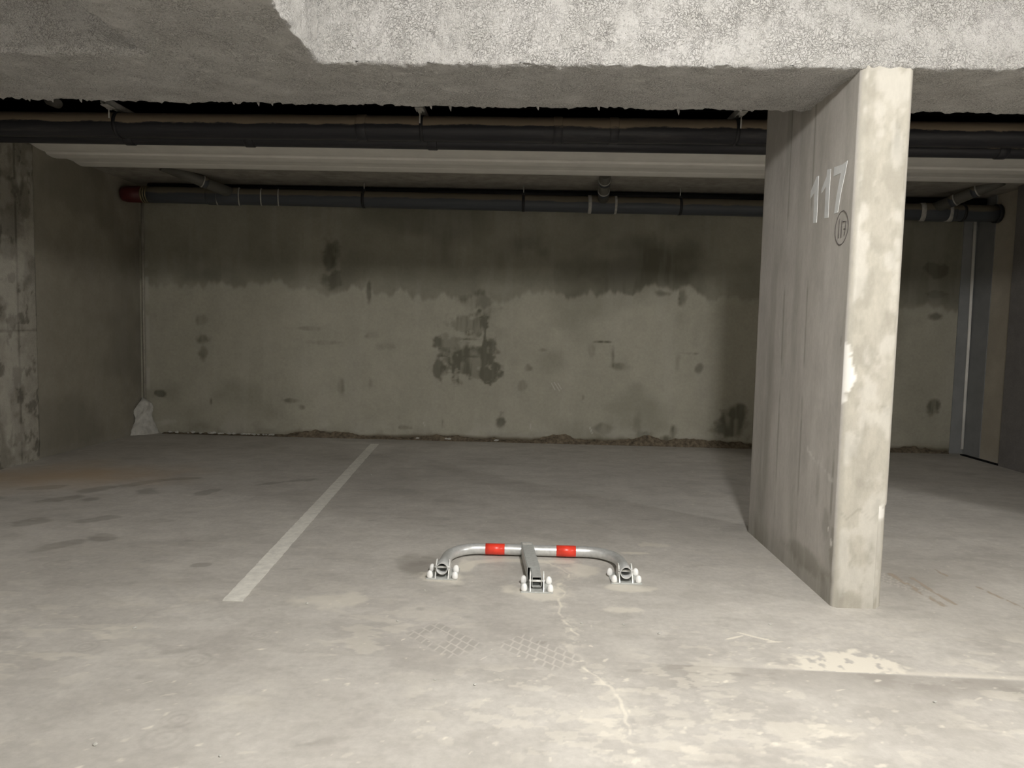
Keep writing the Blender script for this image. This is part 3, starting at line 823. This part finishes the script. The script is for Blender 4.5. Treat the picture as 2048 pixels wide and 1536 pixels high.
    me = grid_mesh('shaft', P, np.stack([np.clip(dark, 0, .9), np.clip(light, 0, 1), np.clip(grey, 0, 1)], -1), M['pillar'], closed_u=True)
    adopt(link(bpy.data.objects.new('shaft', me)), root)
    # stencilled number
    one = [[3.575, 1.774], [3.533, 1.771], [3.537, 1.996], [3.56, 1.997], [3.626, 1.94], [3.627, 1.903], [3.58, 1.927]]
    two = [[3.444, 1.777], [3.401, 1.773], [3.401, 1.998], [3.439, 2.003], [3.443, 1.972], [3.494, 1.923], [3.493, 1.904], [3.445, 1.928]]
    sev = [[3.336, 1.78], [3.298, 1.78], [3.276, 1.863], [3.24, 1.95], [3.226, 1.995], [3.277, 1.989], [3.362, 1.997], [3.365, 1.955], [3.287, 1.954], [3.32, 1.859]]
    for poly in (one, two, sev):
        o = MB().prism(poly, 0, PX0 - 0.0018, PX0 + 0.001).build('painted_digit', M['number'])
        o['label'] = 'pale stencilled digit'
        adopt(o, root)
    b = MB()
    xw = PX0 - 0.0016
    ell = [[3.236, 1.778], [3.197, 1.748], [3.18, 1.708], [3.196, 1.661], [3.228, 1.634], [3.264, 1.63], [3.297, 1.655], [3.313, 1.699], [3.301, 1.743], [3.275, 1.771]]
    A = np.array(ell); cen = A.mean(0)
    th = np.unwrap(np.arctan2(A[:, 1] - cen[1], A[:, 0] - cen[0])); rr = np.hypot(*(A - cen).T)
    o_ = np.argsort(th); th, rr = th[o_], rr[o_]
    tt = np.linspace(th[0], th[0] + 2 * math.pi, 49)
    r2 = np.interp(tt, np.append(th, th[0] + 2 * math.pi), np.append(rr, rr[0]))
    b.sweep([(xw, cen[0] + r * math.cos(t), cen[1] + r * math.sin(t)) for t, r in zip(tt, r2)], 0.0016, 6)
    for st in ([[3.274, 1.748], [3.277, 1.661]], [[3.246, 1.736], [3.249, 1.662]], [[3.237, 1.729], [3.205, 1.727], [3.209, 1.694], [3.217, 1.667]], [[3.224, 1.696], [3.204, 1.693]]):
        b.sweep([(xw, p[0], p[1]) for p in st], 0.0016, 6)
    o = b.build('pencil_mark', M['pencil'])
    o['label'] = 'small circled 117 in dark pencil'
    adopt(o, root)


make_pillar()


# ------------------------------------------------------------------ piers at both edges
def make_left_pier():
    ys = np.arange(3.1, 6.065, 0.012); zs = np.arange(0, 2.72, 0.012)
    Y, Z = np.meshgrid(ys, zs, indexing='ij')
    edge = 6.055 + 0.05 * (fbm(Z * 5, 0 * Z, 0, 8, 4) - 0.5) + 0.03 * (fbm(Z * 22, 0 * Z, 0, 9, 2) - 0.5)
    Y = np.minimum(Y, edge)
    dark = 0.5 * sstep(0.5, 0.64, fbm(Y * 5, Z * 3, 0, 4, 5)) + 0.7 * sstep(0.60, 0.68, fbm(Y * 14, Z * 9, 0, 41, 4))
    light = 0.4 * sstep(0.5, 0.62, fbm(Y * 4, Z * 4, 0, 14, 4))
    dark += 0.6 * (1 - sstep(0.004, 0.014, np.abs(Y - 5.83))) + 0.5 * (1 - sstep(0.004, 0.014, np.abs(Z - 1.12 - 0.02 * Y + 0.11)))
    dark += 0.6 * blob(Y, Z, 5.75, 1.78, 0.15, 0.12, 0, 0.5, 0.5, 6) + 0.5 * blob(Y, Z, 5.95, 2.2, 0.08, 0.2, 0, 0.5, 0.5, 7)
    X = XL + 0.022 + 0.006 * fbm(Y * 10, Z * 10, 0, 3, 3)
    X[-1, :] = XL + 0.0005; X[:, -1] = XL + 0.0005
    me = grid_mesh('concrete_pier', np.stack([X, Y, Z], -1), np.stack([np.clip(dark, 0, .9), light, 0 * Y], -1), M['old'])
    o = link(bpy.data.objects.new('concrete_pier', me))
    tag(o, 'rough old concrete pier with ragged edge at the far left', 'pier')


make_left_pier()


def make_right_pier():
    x0 = 4.662
    ys = np.arange(3.1, 7.0, 0.02); zs = np.arange(0, 2.8, 0.02)
    Y, Z = np.meshgrid(ys, zs, indexing='ij')
    dark = 0.7 * sstep(0.5, 0.66, fbm(Y * 9, Z * 9, 0, 4, 5)) * sstep(0.6, 2.2, Z) + 0.3 * sstep(0.5, 0.7, fbm(Y * 2, Z * 2, 0, 5, 4))
    light = 0.5 * (1 - sstep(0.02, 0.09, Z)) + 0 * Y
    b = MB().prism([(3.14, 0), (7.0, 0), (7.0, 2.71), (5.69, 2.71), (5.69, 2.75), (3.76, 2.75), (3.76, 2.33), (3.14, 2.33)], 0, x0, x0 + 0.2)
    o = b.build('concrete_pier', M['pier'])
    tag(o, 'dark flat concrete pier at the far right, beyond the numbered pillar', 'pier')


make_right_pier()

# sealed corner at the right end of the rear wall
t = MB().box((4.614, YW - 0.008, 0), (XR + 0.001, YW + 0.001, 2.72)).box((XR - 0.008, 7.45, 0), (XR + 0.001, YW, 2.72)).build('trim_1', M['band'])
struct(t)
b = MB()
b.sweep([(4.742, YW - 0.022, 0.05), (4.735, YW - 0.022, 1.2), (4.716, YW - 0.022, 2.60)], 0.015, 12)
o = b.build('joint_strip', M['soffit'])
tag(o, 'thin white vertical strip up the grey corner, far right', 'strip')
o = MB().box((XR - 0.10, 6.98, 0.0), (XR - 0.06, 7.62, 0.012), rot=Matrix.Rotation(0.0, 4, 'Z'), piv=(4.7, 7.3, 0)).build('trim_2', M['recess'])
struct(o)


# ------------------------------------------------------------------ parking line
def make_line():
    ys = np.linspace(2.993, 7.35, 180)
    b = MB()
    L = []; R = []
    for i, y in enumerate(ys):
        t = (y - 2.993) / (7.35 - 2.993)
        L.append((-1.312 - 0.318 * t + random.uniform(-.002, .002), y))
        R.append((-1.222 - 0.321 * t + random.uniform(-.002, .002), y))
    b.prism(L[::-1] + R, 2, 0.0005, 0.0025)
    o = b.build('parking_line', M['line'])
    tag(o, 'long off white line painted on the floor left of the barrier', 'floor marking')


make_line()


# ------------------------------------------------------------------ folding parking barrier
def make_barrier():
    root = rooted('parking_barrier', (0.06, 3.5, 0))
    tag(root, 'folded down steel hoop barrier with two red bands lying on the floor', 'barrier')
    R = 0.0285
    # hoop: out of the left foot, round the bend, along, and back to the right foot
    lft, rgt = -0.390, 0.503
    zf, zb = 0.052, 0.036
    yF, yB = 3.345, 3.735
    bend = 0.17
    pts = [(lft, yF, zf), (lft, yF + 0.12, zf - 0.004)]
    for k in range(13):
        a = math.pi - k * (math.pi / 2) / 12
        pts.append((lft + bend + bend * math.cos(a), yB - bend + bend * math.sin(a), zb))
    for x in (-0.10, 0.02, 0.06, 0.14, 0.24):
        pts.append((x, yB, zb))
    for k in range(13):
        a = math.pi / 2 - k * (math.pi / 2) / 12
        pts.append((rgt - bend + bend * math.cos(a), yB - bend + bend * math.sin(a), zb))
    pts += [(rgt, yF + 0.12, zf - 0.002), (rgt, yF + 0.012, zf + 0.002)]
    adopt(MB().sweep(pts, R, 28, inner=0.0032).build('hoop', M['galv']), root)
    for x0, x1 in ((-0.201, -0.098), (0.180, 0.284)):
        o = MB().sweep([(x0, yB, zb), ((x0 + x1) / 2, yB, zb), (x1, yB, zb)], R + 0.0012, 28, inner=0.001).build('reflective_band', M['red'])
        o['label'] = 'red reflective band'
        adopt(o, root)
    # centre arm: outer square sleeve over the crossbar, inner leg into the foot
    def tubebox(p0, p1, wd, ht, th, name, mat, par):
        p0, p1 = Vector(p0), Vector(p1)
        d = (p1 - p0); ln = d.length; d.normalize()
        sx = Vector((0, 0, 1)).cross(d).normalized() * -1
        sz = sx.cross(d).normalized()
        if sz.z < 0: sz = -sz
        b = MB()
        def ring(o_, k):
            return [b.bm.verts.new(o_ + sx * a * (wd / 2 - k) + sz * c_ * (ht / 2 - k)) for a, c_ in ((-1, -1), (1, -1), (1, 1), (-1, 1))]
        r0, r1, i0, i1 = ring(p0, 0), ring(p1, 0), ring(p0, th), ring(p1, th)
        for j in range(4):
            k = (j + 1) % 4
            b.bm.faces.new((r0[j], r0[k], r1[k], r1[j]))
            b.bm.faces.new((i0[k], i0[j], i1[j], i1[k]))
            b.bm.faces.new((r0[k], r0[j], i0[j], i0[k]))
            b.bm.faces.new((r1[j], r1[k], i1[k], i1[j]))
        es = [e for e in b.bm.edges if (e.verts[0] in r0 and e.verts[1] in r1) or (e.verts[0] in r1 and e.verts[1] in r0)]
        bmesh.ops.bevel(b.bm, geom=es, offset=0.004, segments=2, affect='EDGES')
        o_ = b.build(name, mat)
        return adopt(o_, par)
    sl = tubebox((0.055, 3.365, 0.036), (0.020, 3.775, 0.036), 0.064, 0.064, 0.003, 'arm_sleeve', M['galv_dull'], root)
    # sticker on the sleeve's far end
    stk = MB().box((-0.024, -0.012, 0), (0.024, 0.012, 0.0008)).build('sticker', M['sticker'])
    stk.location = (0.0225, 3.742, 0.0682)
    stk.rotation_euler = (0, 0, math.radians(5))
    adopt_sub(stk, sl)
    tubebox((0.069, 3.235, 0.040), (0.048, 3.56, 0.036), 0.047, 0.050, 0.0028, 'inner_leg', M['galv_dull'], root)
    # feet
    def foot(cx, y0, y1, g0, g1, ang, pin_z, pin_y, caps):
        pl = MB().box((cx - 0.075, y0, 0.0), (cx + 0.075, y1, 0.006), bevel=0.0015).build('base_plate', M['galv_dull'])
        adopt(pl, root)
        sub = lambda o_: adopt_sub(o_, pl)
        for gx in (g0, g1):
            prof = [(y0 + 0.002, 0.004), (y0 + 0.012, 0.022), (y0 + 0.060, 0.074), (y0 + 0.072, 0.080), (y0 + 0.086, 0.078), (y0 + 0.125, 0.040), (y0 + 0.150, 0.006), (y0 + 0.150, 0.004)]
            sub(MB().prism(prof, 0, gx - 0.0025, gx + 0.0025).build('cheek_plate', M['bright']))
        sub(MB().sweep([(g0 - 0.006, pin_y, pin_z), (g1 + 0.006, pin_y, pin_z)], 0.0055, 12).build('pivot_pin', M['bright']))
        for (bx, by) in caps:
            sub(MB().lathe([(0.0125, 0.0), (0.0145, 0.006), (0.0145, 0.016), (0.013, 0.025), (0.009, 0.032), (0.003, 0.0355)], (bx, by, 0.006), 18).build('bolt_cap', M['cap']))
        return pl
    foot(-0.391, 3.335, 3.50, -0.4215, -0.3585, 0, 0.054, 3.368, [(-0.450, 3.448), (-0.449, 3.350), (-0.330, 3.440), (-0.326, 3.345)])
    foot(0.070, 3.197, 3.36, 0.0385, 0.1010, 0, 0.043, 3.243, [(0.007, 3.318), (0.010, 3.212), (0.128, 3.314), (0.132, 3.208)])
    foot(0.506, 3.350, 3.51, 0.4725, 0.5355, 0, 0.056, 3.385, [(0.436, 3.462), (0.446, 3.362), (0.566, 3.470), (0.564, 3.365)])


def adopt_sub(o, parent):
    """part of a part: both were built in world coordinates"""
    o.parent = parent
    o.matrix_parent_inverse = Matrix.Identity(4)
    return o


make_barrier()


# ------------------------------------------------------------------ pipes
def pipe_point(z0, z1, x, x0=-4.2, x1=4.7):
    return z0 + (z1 - z0) * (x - x0) / (x1 - x0)


def make_front_pipe():
    root = rooted('drain_pipe', (0, 4.95, 2.585))
    tag(root, 'thickest black drain pipe, brown dust on top, nearest below the beam', 'pipe')
    zc = lambda x: pipe_point(2.566, 2.612, x)
    xs = np.linspace(-4.245, 4.64, 60)
    adopt(MB().sweep([(x, 4.95, zc(x)) for x in xs], 0.083, 40).build('pipe_run', M['pipe']), root)
    for x, wd in ((-1.17, 0.07), (0.17, 0.06), (0.55, 0.06), (2.3, 0.07)):
        adopt(MB().sweep([(x - wd / 2, 4.95, zc(x)), (x - wd / 2 + .004, 4.95, zc(x)), (x + wd / 2 - .004, 4.95, zc(x)), (x + wd / 2, 4.95, zc(x))], [0.085, 0.088, 0.088, 0.085], 40).build('pipe_coupling', M['pipe']), root)


make_front_pipe()


def make_second_pipe():
    root = rooted('drain_pipe', (0, 5.2, 2.57))
    tag(root, 'slimmer black pipe showing just under the thickest one', 'pipe')
    zc = lambda x: 2.566 + 0.001 * x
    xs = np.linspace(-4.245, 4.64, 50)
    adopt(MB().sweep([(x, 5.2, zc(x)) for x in xs], 0.056, 32).build('pipe_run', M['pipe']), root)
    for x in (-2.93, -2.05, -0.72, 1.95, 3.32):
        adopt(MB().sweep([(x - 0.035, 5.2, zc(x)), (x - .03, 5.2, zc(x)), (x + .03, 5.2, zc(x)), (x + 0.035, 5.2, zc(x))], [0.058, 0.062, 0.062, 0.058], 32).build('pipe_coupling', M['pipe']), root)


make_second_pipe()

HANG = []
for x, lab in ((-2.86, 'leftmost of three grey channel hangers above the black pipe'), (-0.757, 'middle one of three grey channel hangers above the black pipe'), (1.375, 'grey channel hanger above the black pipe, next to the numbered pillar')):
    root = rooted('pipe_hanger', (x, 4.95, 2.585))
    tag(root, lab, 'hanger', 'channel hangers over the black pipes')
    b = MB()
    w_ = 0.0205
    h0 = pipe_point(2.566, 2.612, x) + 0.091
    h1 = h0 + 0.041
    for (p, q) in (((x - w_, 4.76, h0), (x - w_ + .0025, 5.698, h1)), ((x + w_ - .0025, 4.76, h0), (x + w_, 5.698, h1)), ((x - w_, 4.76, h1 - .0025), (x + w_, 5.698, h1)), ((x - w_, 4.76, h0), (x - w_ + .009, 5.698, h0 + .0025)), ((x + w_ - .009, 4.76, h0), (x + w_, 5.698, h0 + .0025))):
        b.box(p, q)
    adopt(b.build('channel', M['zinc']), root)
    adopt(MB().box((x - 0.028, 4.77, h0 - 0.010), (x + 0.028, 4.85, h0 - 0.001), bevel=0.003).box((x - .012, 4.812, h0 - .022), (x + .012, 4.84, h0 - .008)).build('clip', M['zinc']), root)
    adopt(MB().sweep([(x, 4.822, h0), (x, 4.822, 2.585)], 0.005, 10).build('rod', M['zinc']), root)
    zc = pipe_point(2.566, 2.612, x)
    ring = [(x, 4.95 + 0.090 * math.cos(a), zc + 0.090 * math.sin(a)) for a in np.linspace(0, 2 * math.pi, 41)]
    b = MB()
    b.sweep([(x - 0.012, 4.95, zc), (x + 0.012, 4.95, zc)], 0.0875, 40, inner=0.003)
    adopt(b.build('clamp_ring', M['strap']), root)
    adopt(MB().box((x - w_, 5.66, h0), (x + w_, 5.698, 2.77)).build('bracket', M['zinc']), root)


b = MB().sweep([(-3.66, 5.36, 3.06), (-3.52, 5.16, 2.86), (-3.40, 5.02, 2.755), (-3.30, 4.96, 2.715)], 0.032, 20)
o = b.build('pipe_stub', M['branch'])
tag(o, 'grey pipe stub in the dark gap above the black pipe, far left', 'pipe')


def make_soffit_panel():
    prof = [(5.70, 2.735), (5.80, 2.732), (5.95, 2.727), (6.03, 2.720), (6.09, 2.711), (6.15, 2.701), (6.20, 2.696), (6.243, 2.697), (6.252, 2.693), (6.262, 2.680), (6.30, 2.674), (6.345, 2.670), (6.40, 2.674), (6.447, 2.684), (6.49, 2.698), (6.53, 2.705), (6.60, 2.706), (6.645, 2.705), (6.66, 2.699), (6.70, 2.693), (6.734, 2.689), (6.77, 2.690), (6.81, 2.697), (6.815, 2.76), (5.70, 2.80)]
    b = MB().prism(prof, 0, XL + 0.001, 4.65)
    o = b.build('soffit_panel', M['soffit'])
    tag(o, 'long white ribbed ceiling strip between the black pipes and rear wall', 'ceiling panel')
    for f in o.data.polygons:
        f.use_smooth = False


make_soffit_panel()


def make_rear_pipe():
    Y = 7.40
    root = rooted('drain_pipe', (0, Y, 2.535))
    tag(root, 'dark grey drain pipe with red end along top of the rear wall', 'pipe')
    zc = lambda x: pipe_point(2.553, 2.518, x)
    xs = np.linspace(-4.02, 4.72, 60)
    adopt(MB().sweep([(x, Y, zc(x)) for x in xs], 0.083, 36).build('pipe_run', M['pipe_back']), root)
    o = MB().sweep([(-4.262, Y, zc(-4.2)), (-4.25, Y, zc(-4.2)), (-4.20, Y, zc(-4.2)), (-4.03, Y, zc(-4.03))], [0.060, 0.074, 0.084, 0.084], 36).build('end_cap', M['red_cap'])
    o['label'] = 'dark red end cap'
    adopt(o, root)
    b = MB()
    for x in (-4.035, -4.01, -3.985):
        b.sweep([(x - 0.008, Y, zc(x)), (x, Y, zc(x)), (x + 0.008, Y, zc(x))], [0.084, 0.089, 0.084], 36)
    adopt(b.build('ribbed_collar', M['brass']), root)
    b = MB().sweep([(4.715, Y, zc(4.7)), (4.75, Y, zc(4.7))], 0.094, 36)
    adopt(b.build('end_ring', M['strap']), root)
    def ring(x, r=0.086, wd=0.02, mat='glue', y=Y, tilt=0.0):
        d = Vector((1, tilt, 0)).normalized() * wd / 2
        c = Vector((x, y, zc(x)))
        adopt(MB().sweep([c - d, c + d], r, 36).build('joint_ring', M[mat]), root)
    def branch(p, q, mids, name='branch_pipe', r=0.055):
        p, q = Vector(p), Vector(q)
        o_ = MB().sweep([p, (p + q) / 2, q], r, 28).build(name, M['branch'])
        adopt(o_, root)
        for t_ in mids:
            c = p.lerp(q, t_); d = (q - p).normalized() * 0.006
            k = MB().sweep([c - d * 4, c + d * 4], r + 0.003, 28).build('collar', M['pipe_back'])
            adopt_sub(k, o_)
            k = MB().sweep([c - d + d * 4, c + d + d * 4], r + 0.005, 28).build('joint_ring', M['glue'])
            adopt_sub(k, o_)
    def sleeve(x0, x1):
        adopt(MB().sweep([(x0, Y, zc(x0)), (x0 + .01, Y, zc(x0)), (x1 - .01, Y, zc(x1)), (x1, Y, zc(x1))], [0.085, 0.091, 0.091, 0.085], 36).build('branch_fitting', M['pipe_back']), root)
    sleeve(-3.36, -3.02)
    branch((-3.08, Y - 0.02, zc(-3.1) + 0.02), (-3.58, 6.89, 2.742), [0.42])
    for x in (-3.26, -3.03, -2.80, -2.62): ring(x, 0.0875 if x > -3.0 else 0.0925, 0.012, tilt=0.25)
    sleeve(0.60, 0.86)
    branch((0.735, Y - 0.02, zc(.7) + 0.03), (0.70, 6.89, 2.735), [0.35, 0.72])
    ring(0.60, 0.0925, 0.035); ring(0.865, 0.0925, 0.025)
    sleeve(3.98, 4.30)
    branch((4.08, Y - 0.02, zc(4.0) + 0.03), (4.44, 6.89, 2.742), [0.30, 0.62])
    ring(3.98, 0.0925, 0.045, tilt=-0.25); ring(4.24, 0.0935, 0.07, tilt=-0.3)
    return zc


ZC = make_rear_pipe()

for x, lab in ((-1.73, 'thin black strap clamp on the rear pipe, leftmost one'), (-0.08, 'thin black strap clamp on the rear pipe, left of middle branch'), (1.525, 'thin black strap clamp on the rear pipe between middle branch and pillar'), (4.38, 'black strap clamp on the rear pipe right of the pillar')):
    root = rooted('pipe_clamp', (x, 7.4, ZC(x)))
    tag(root, lab, 'clamp', 'strap clamps on the rear pipe')
    adopt(MB().sweep([(x - 0.014, 7.4, ZC(x)), (x + 0.014, 7.4, ZC(x))], 0.0885, 36, inner=0.004).build('strap', M['strap']), root)
    adopt(MB().box((x - .012, 7.388, ZC(x) + .086), (x + .012, 7.412, ZC(x) + .104)).build('lug', M['strap']), root)
    adopt(MB().sweep([(x, 7.4, ZC(x) + 0.10), (x, 7.4, 2.718)], 0.005, 8).build('rod', M['zinc']), root)

b = MB().sweep([(-4.1, 7.62, 2.671), (0.0, 7.62, 2.670), (4.74, 7.62, 2.668)], 0.042, 20)  # pipe at the right; run on leftwards as black shade in the gap
o = b.build('thin_pipe_gap_shade', M['strap'])
tag(o, 'thin black pipe behind the rear drain pipe, run on left as gap shade', 'pipe')


# ------------------------------------------------------------------ crumbling foot of the rear wall
def make_rubble():
    xs = np.arange(-4.03, 4.60, 0.010)
    nb = 12
    hgt = 0.026 + 0.085 * np.clip(fbm(xs * 2.2, 0 * xs, 0, 71, 4) - 0.33, 0, 1) * 2 + 0.02 * (fbm(xs * 16, 0 * xs, 0, 4, 3) - 0.5)
    hgt += 0.055 * np.exp(-((xs - 0.42) / 0.16) ** 2) + 0.04 * np.exp(-((xs + 2.0) / 0.12) ** 2)
    hgt = np.clip(hgt * (0.45 + 0.55 * sstep(-3.2, -2.2, xs)), 0.006, 0.14)
    P = np.zeros((len(xs), nb, 3))
    for j in range(nb):
        t = j / (nb - 1)
        n = fbm(xs * 20, 0 * xs + t * 3.0, 0, 12, 3) - 0.5
        P[:, j, 0] = xs
        P[:, j, 1] = YW - 0.055 * (1 - t) ** 1.2 - 0.004 + 0.03 * n * (1 - t)
        P[:, j, 2] = np.clip(hgt * (0.0 if j == 0 else (t ** 0.6)) + 0.022 * n * (0 < j), 0.0, 0.2)
    P[:, 0, 2] = -0.001
    me = grid_mesh('mortar_rubble', P, None, M['rubble'], smooth=False)
    o = link(bpy.data.objects.new('mortar_rubble', me))
    tag(o, 'brown crumbling mortar along the foot of the rear wall', 'rubble', kind='stuff')
    b = MB()
    for k in range(46):
        x = random.choice([random.uniform(-4.0, -2.75)] * 3 + [random.uniform(-2.7, 4.4)])
        s_ = random.uniform(0.008, 0.022)
        c = Vector((x, YW - random.uniform(0.03, 0.065), 0.012 + s_ * 0.5))
        r = bmesh.ops.create_icosphere(b.bm, subdivisions=1, radius=s_)
        for v in r['verts']:
            v.co = Vector((v.co.x * random.uniform(0.8, 2.0), v.co.y * random.uniform(.6, 1.1), v.co.z * random.uniform(.5, .9))) + c
    o2 = b.build('pale_crumbs', M['plaster'])
    o2.parent = o
    o2['kind'] = 'stuff'


make_rubble()


def make_lump():
    """plaster smear filling the foot of the left corner"""
    n, mz = 26, 30
    P = np.zeros((n, mz, 3))
    for j in range(mz):
        z = j / (mz - 1)
        wd = (0.150 + 0.07 * (1 - z) ** 5 + 0.018 * math.sin(9 * z)) * math.sqrt(max(0.03, 1 - z ** 9))
        for i in range(n):
            t = i / (n - 1)
            # from the left wall round to the rear wall
            a = t * math.pi / 2
            bulge = 0.045 + 0.05 * (1 - z) + 0.02 * math.sin(i * 1.1 + 4 * z)
            x = XL + 0.004 + wd * math.sin(a) ** 1.4 * 0.85
            y = YW - 0.004 - wd * math.cos(a) ** 1.4 * 1.1
            P[i, j] = (x, y, z * 0.395 * (0.80 + 0.2 * math.sin(a * 1.6)))
    h = 0.06 * (fbm(P[..., 0] * 18, P[..., 1] * 18, P[..., 2] * 12, 7, 4) - 0.5)
    P[..., 0] += h; P[..., 1] -= h
    P[..., 0] = np.maximum(P[..., 0], XL + 0.001)
    P[..., 1] = np.minimum(P[..., 1], YW - 0.002)
    me = grid_mesh('plaster_lump', P, None, M['plaster'])
    o = link(bpy.data.objects.new('plaster_lump', me))
    tag(o, 'whitish plaster lump in the bottom left corner of the bay', 'plaster')
    b = MB().sweep([(XL + 0.05, YW - 0.02, 0.3), (XL + 0.048, YW - 0.02, 1.2), (XL + 0.05, YW - 0.018, 2.6)], 0.013, 10)
    o = b.build('corner_pipe', M['old'])
    tag(o, 'thin pale conduit rising up the dark left corner', 'conduit')


make_lump()

# ------------------------------------------------------------------ plaster chips lying about
chips = [(850, 1181), (614, 1208), (270, 1257), (795, 1243), (1163, 1247), (870, 1360), (440, 1513), (1000, 1358), (1318, 1268), (742, 950), (540, 1220), (950, 1370), (1247, 1250), (190, 1490), (1540, 1250), (1870, 1405)]
proto = None
for u, v in chips:
    r_ = ray(u, v); t_ = -CAM_H / r_.z
    p = r_ * t_
    if proto is None:
        b = MB()
        r = bmesh.ops.create_icosphere(b.bm, subdivisions=2, radius=0.007)
        for vv in r['verts']:
            vv.co = Vector((vv.co.x * 1.1, vv.co.y * 0.8, vv.co.z * 0.5 + 0.003)) * (0.85 + 0.3 * random.random())
        proto = b.build('plaster_chip', M['plaster'])
        o = proto
    else:
        o = proto.copy(); link(o)
    o.location = (p.x, p.y, 0.0)
    o.rotation_euler = (0, 0, random.uniform(0, 6.28))
    s_ = random.uniform(0.6, 1.15)
    o.scale = (s_, s_, s_)
    tag(o, 'tiny whitish plaster chip lying loose on the grey floor', 'chip', 'loose plaster chips on the floor')
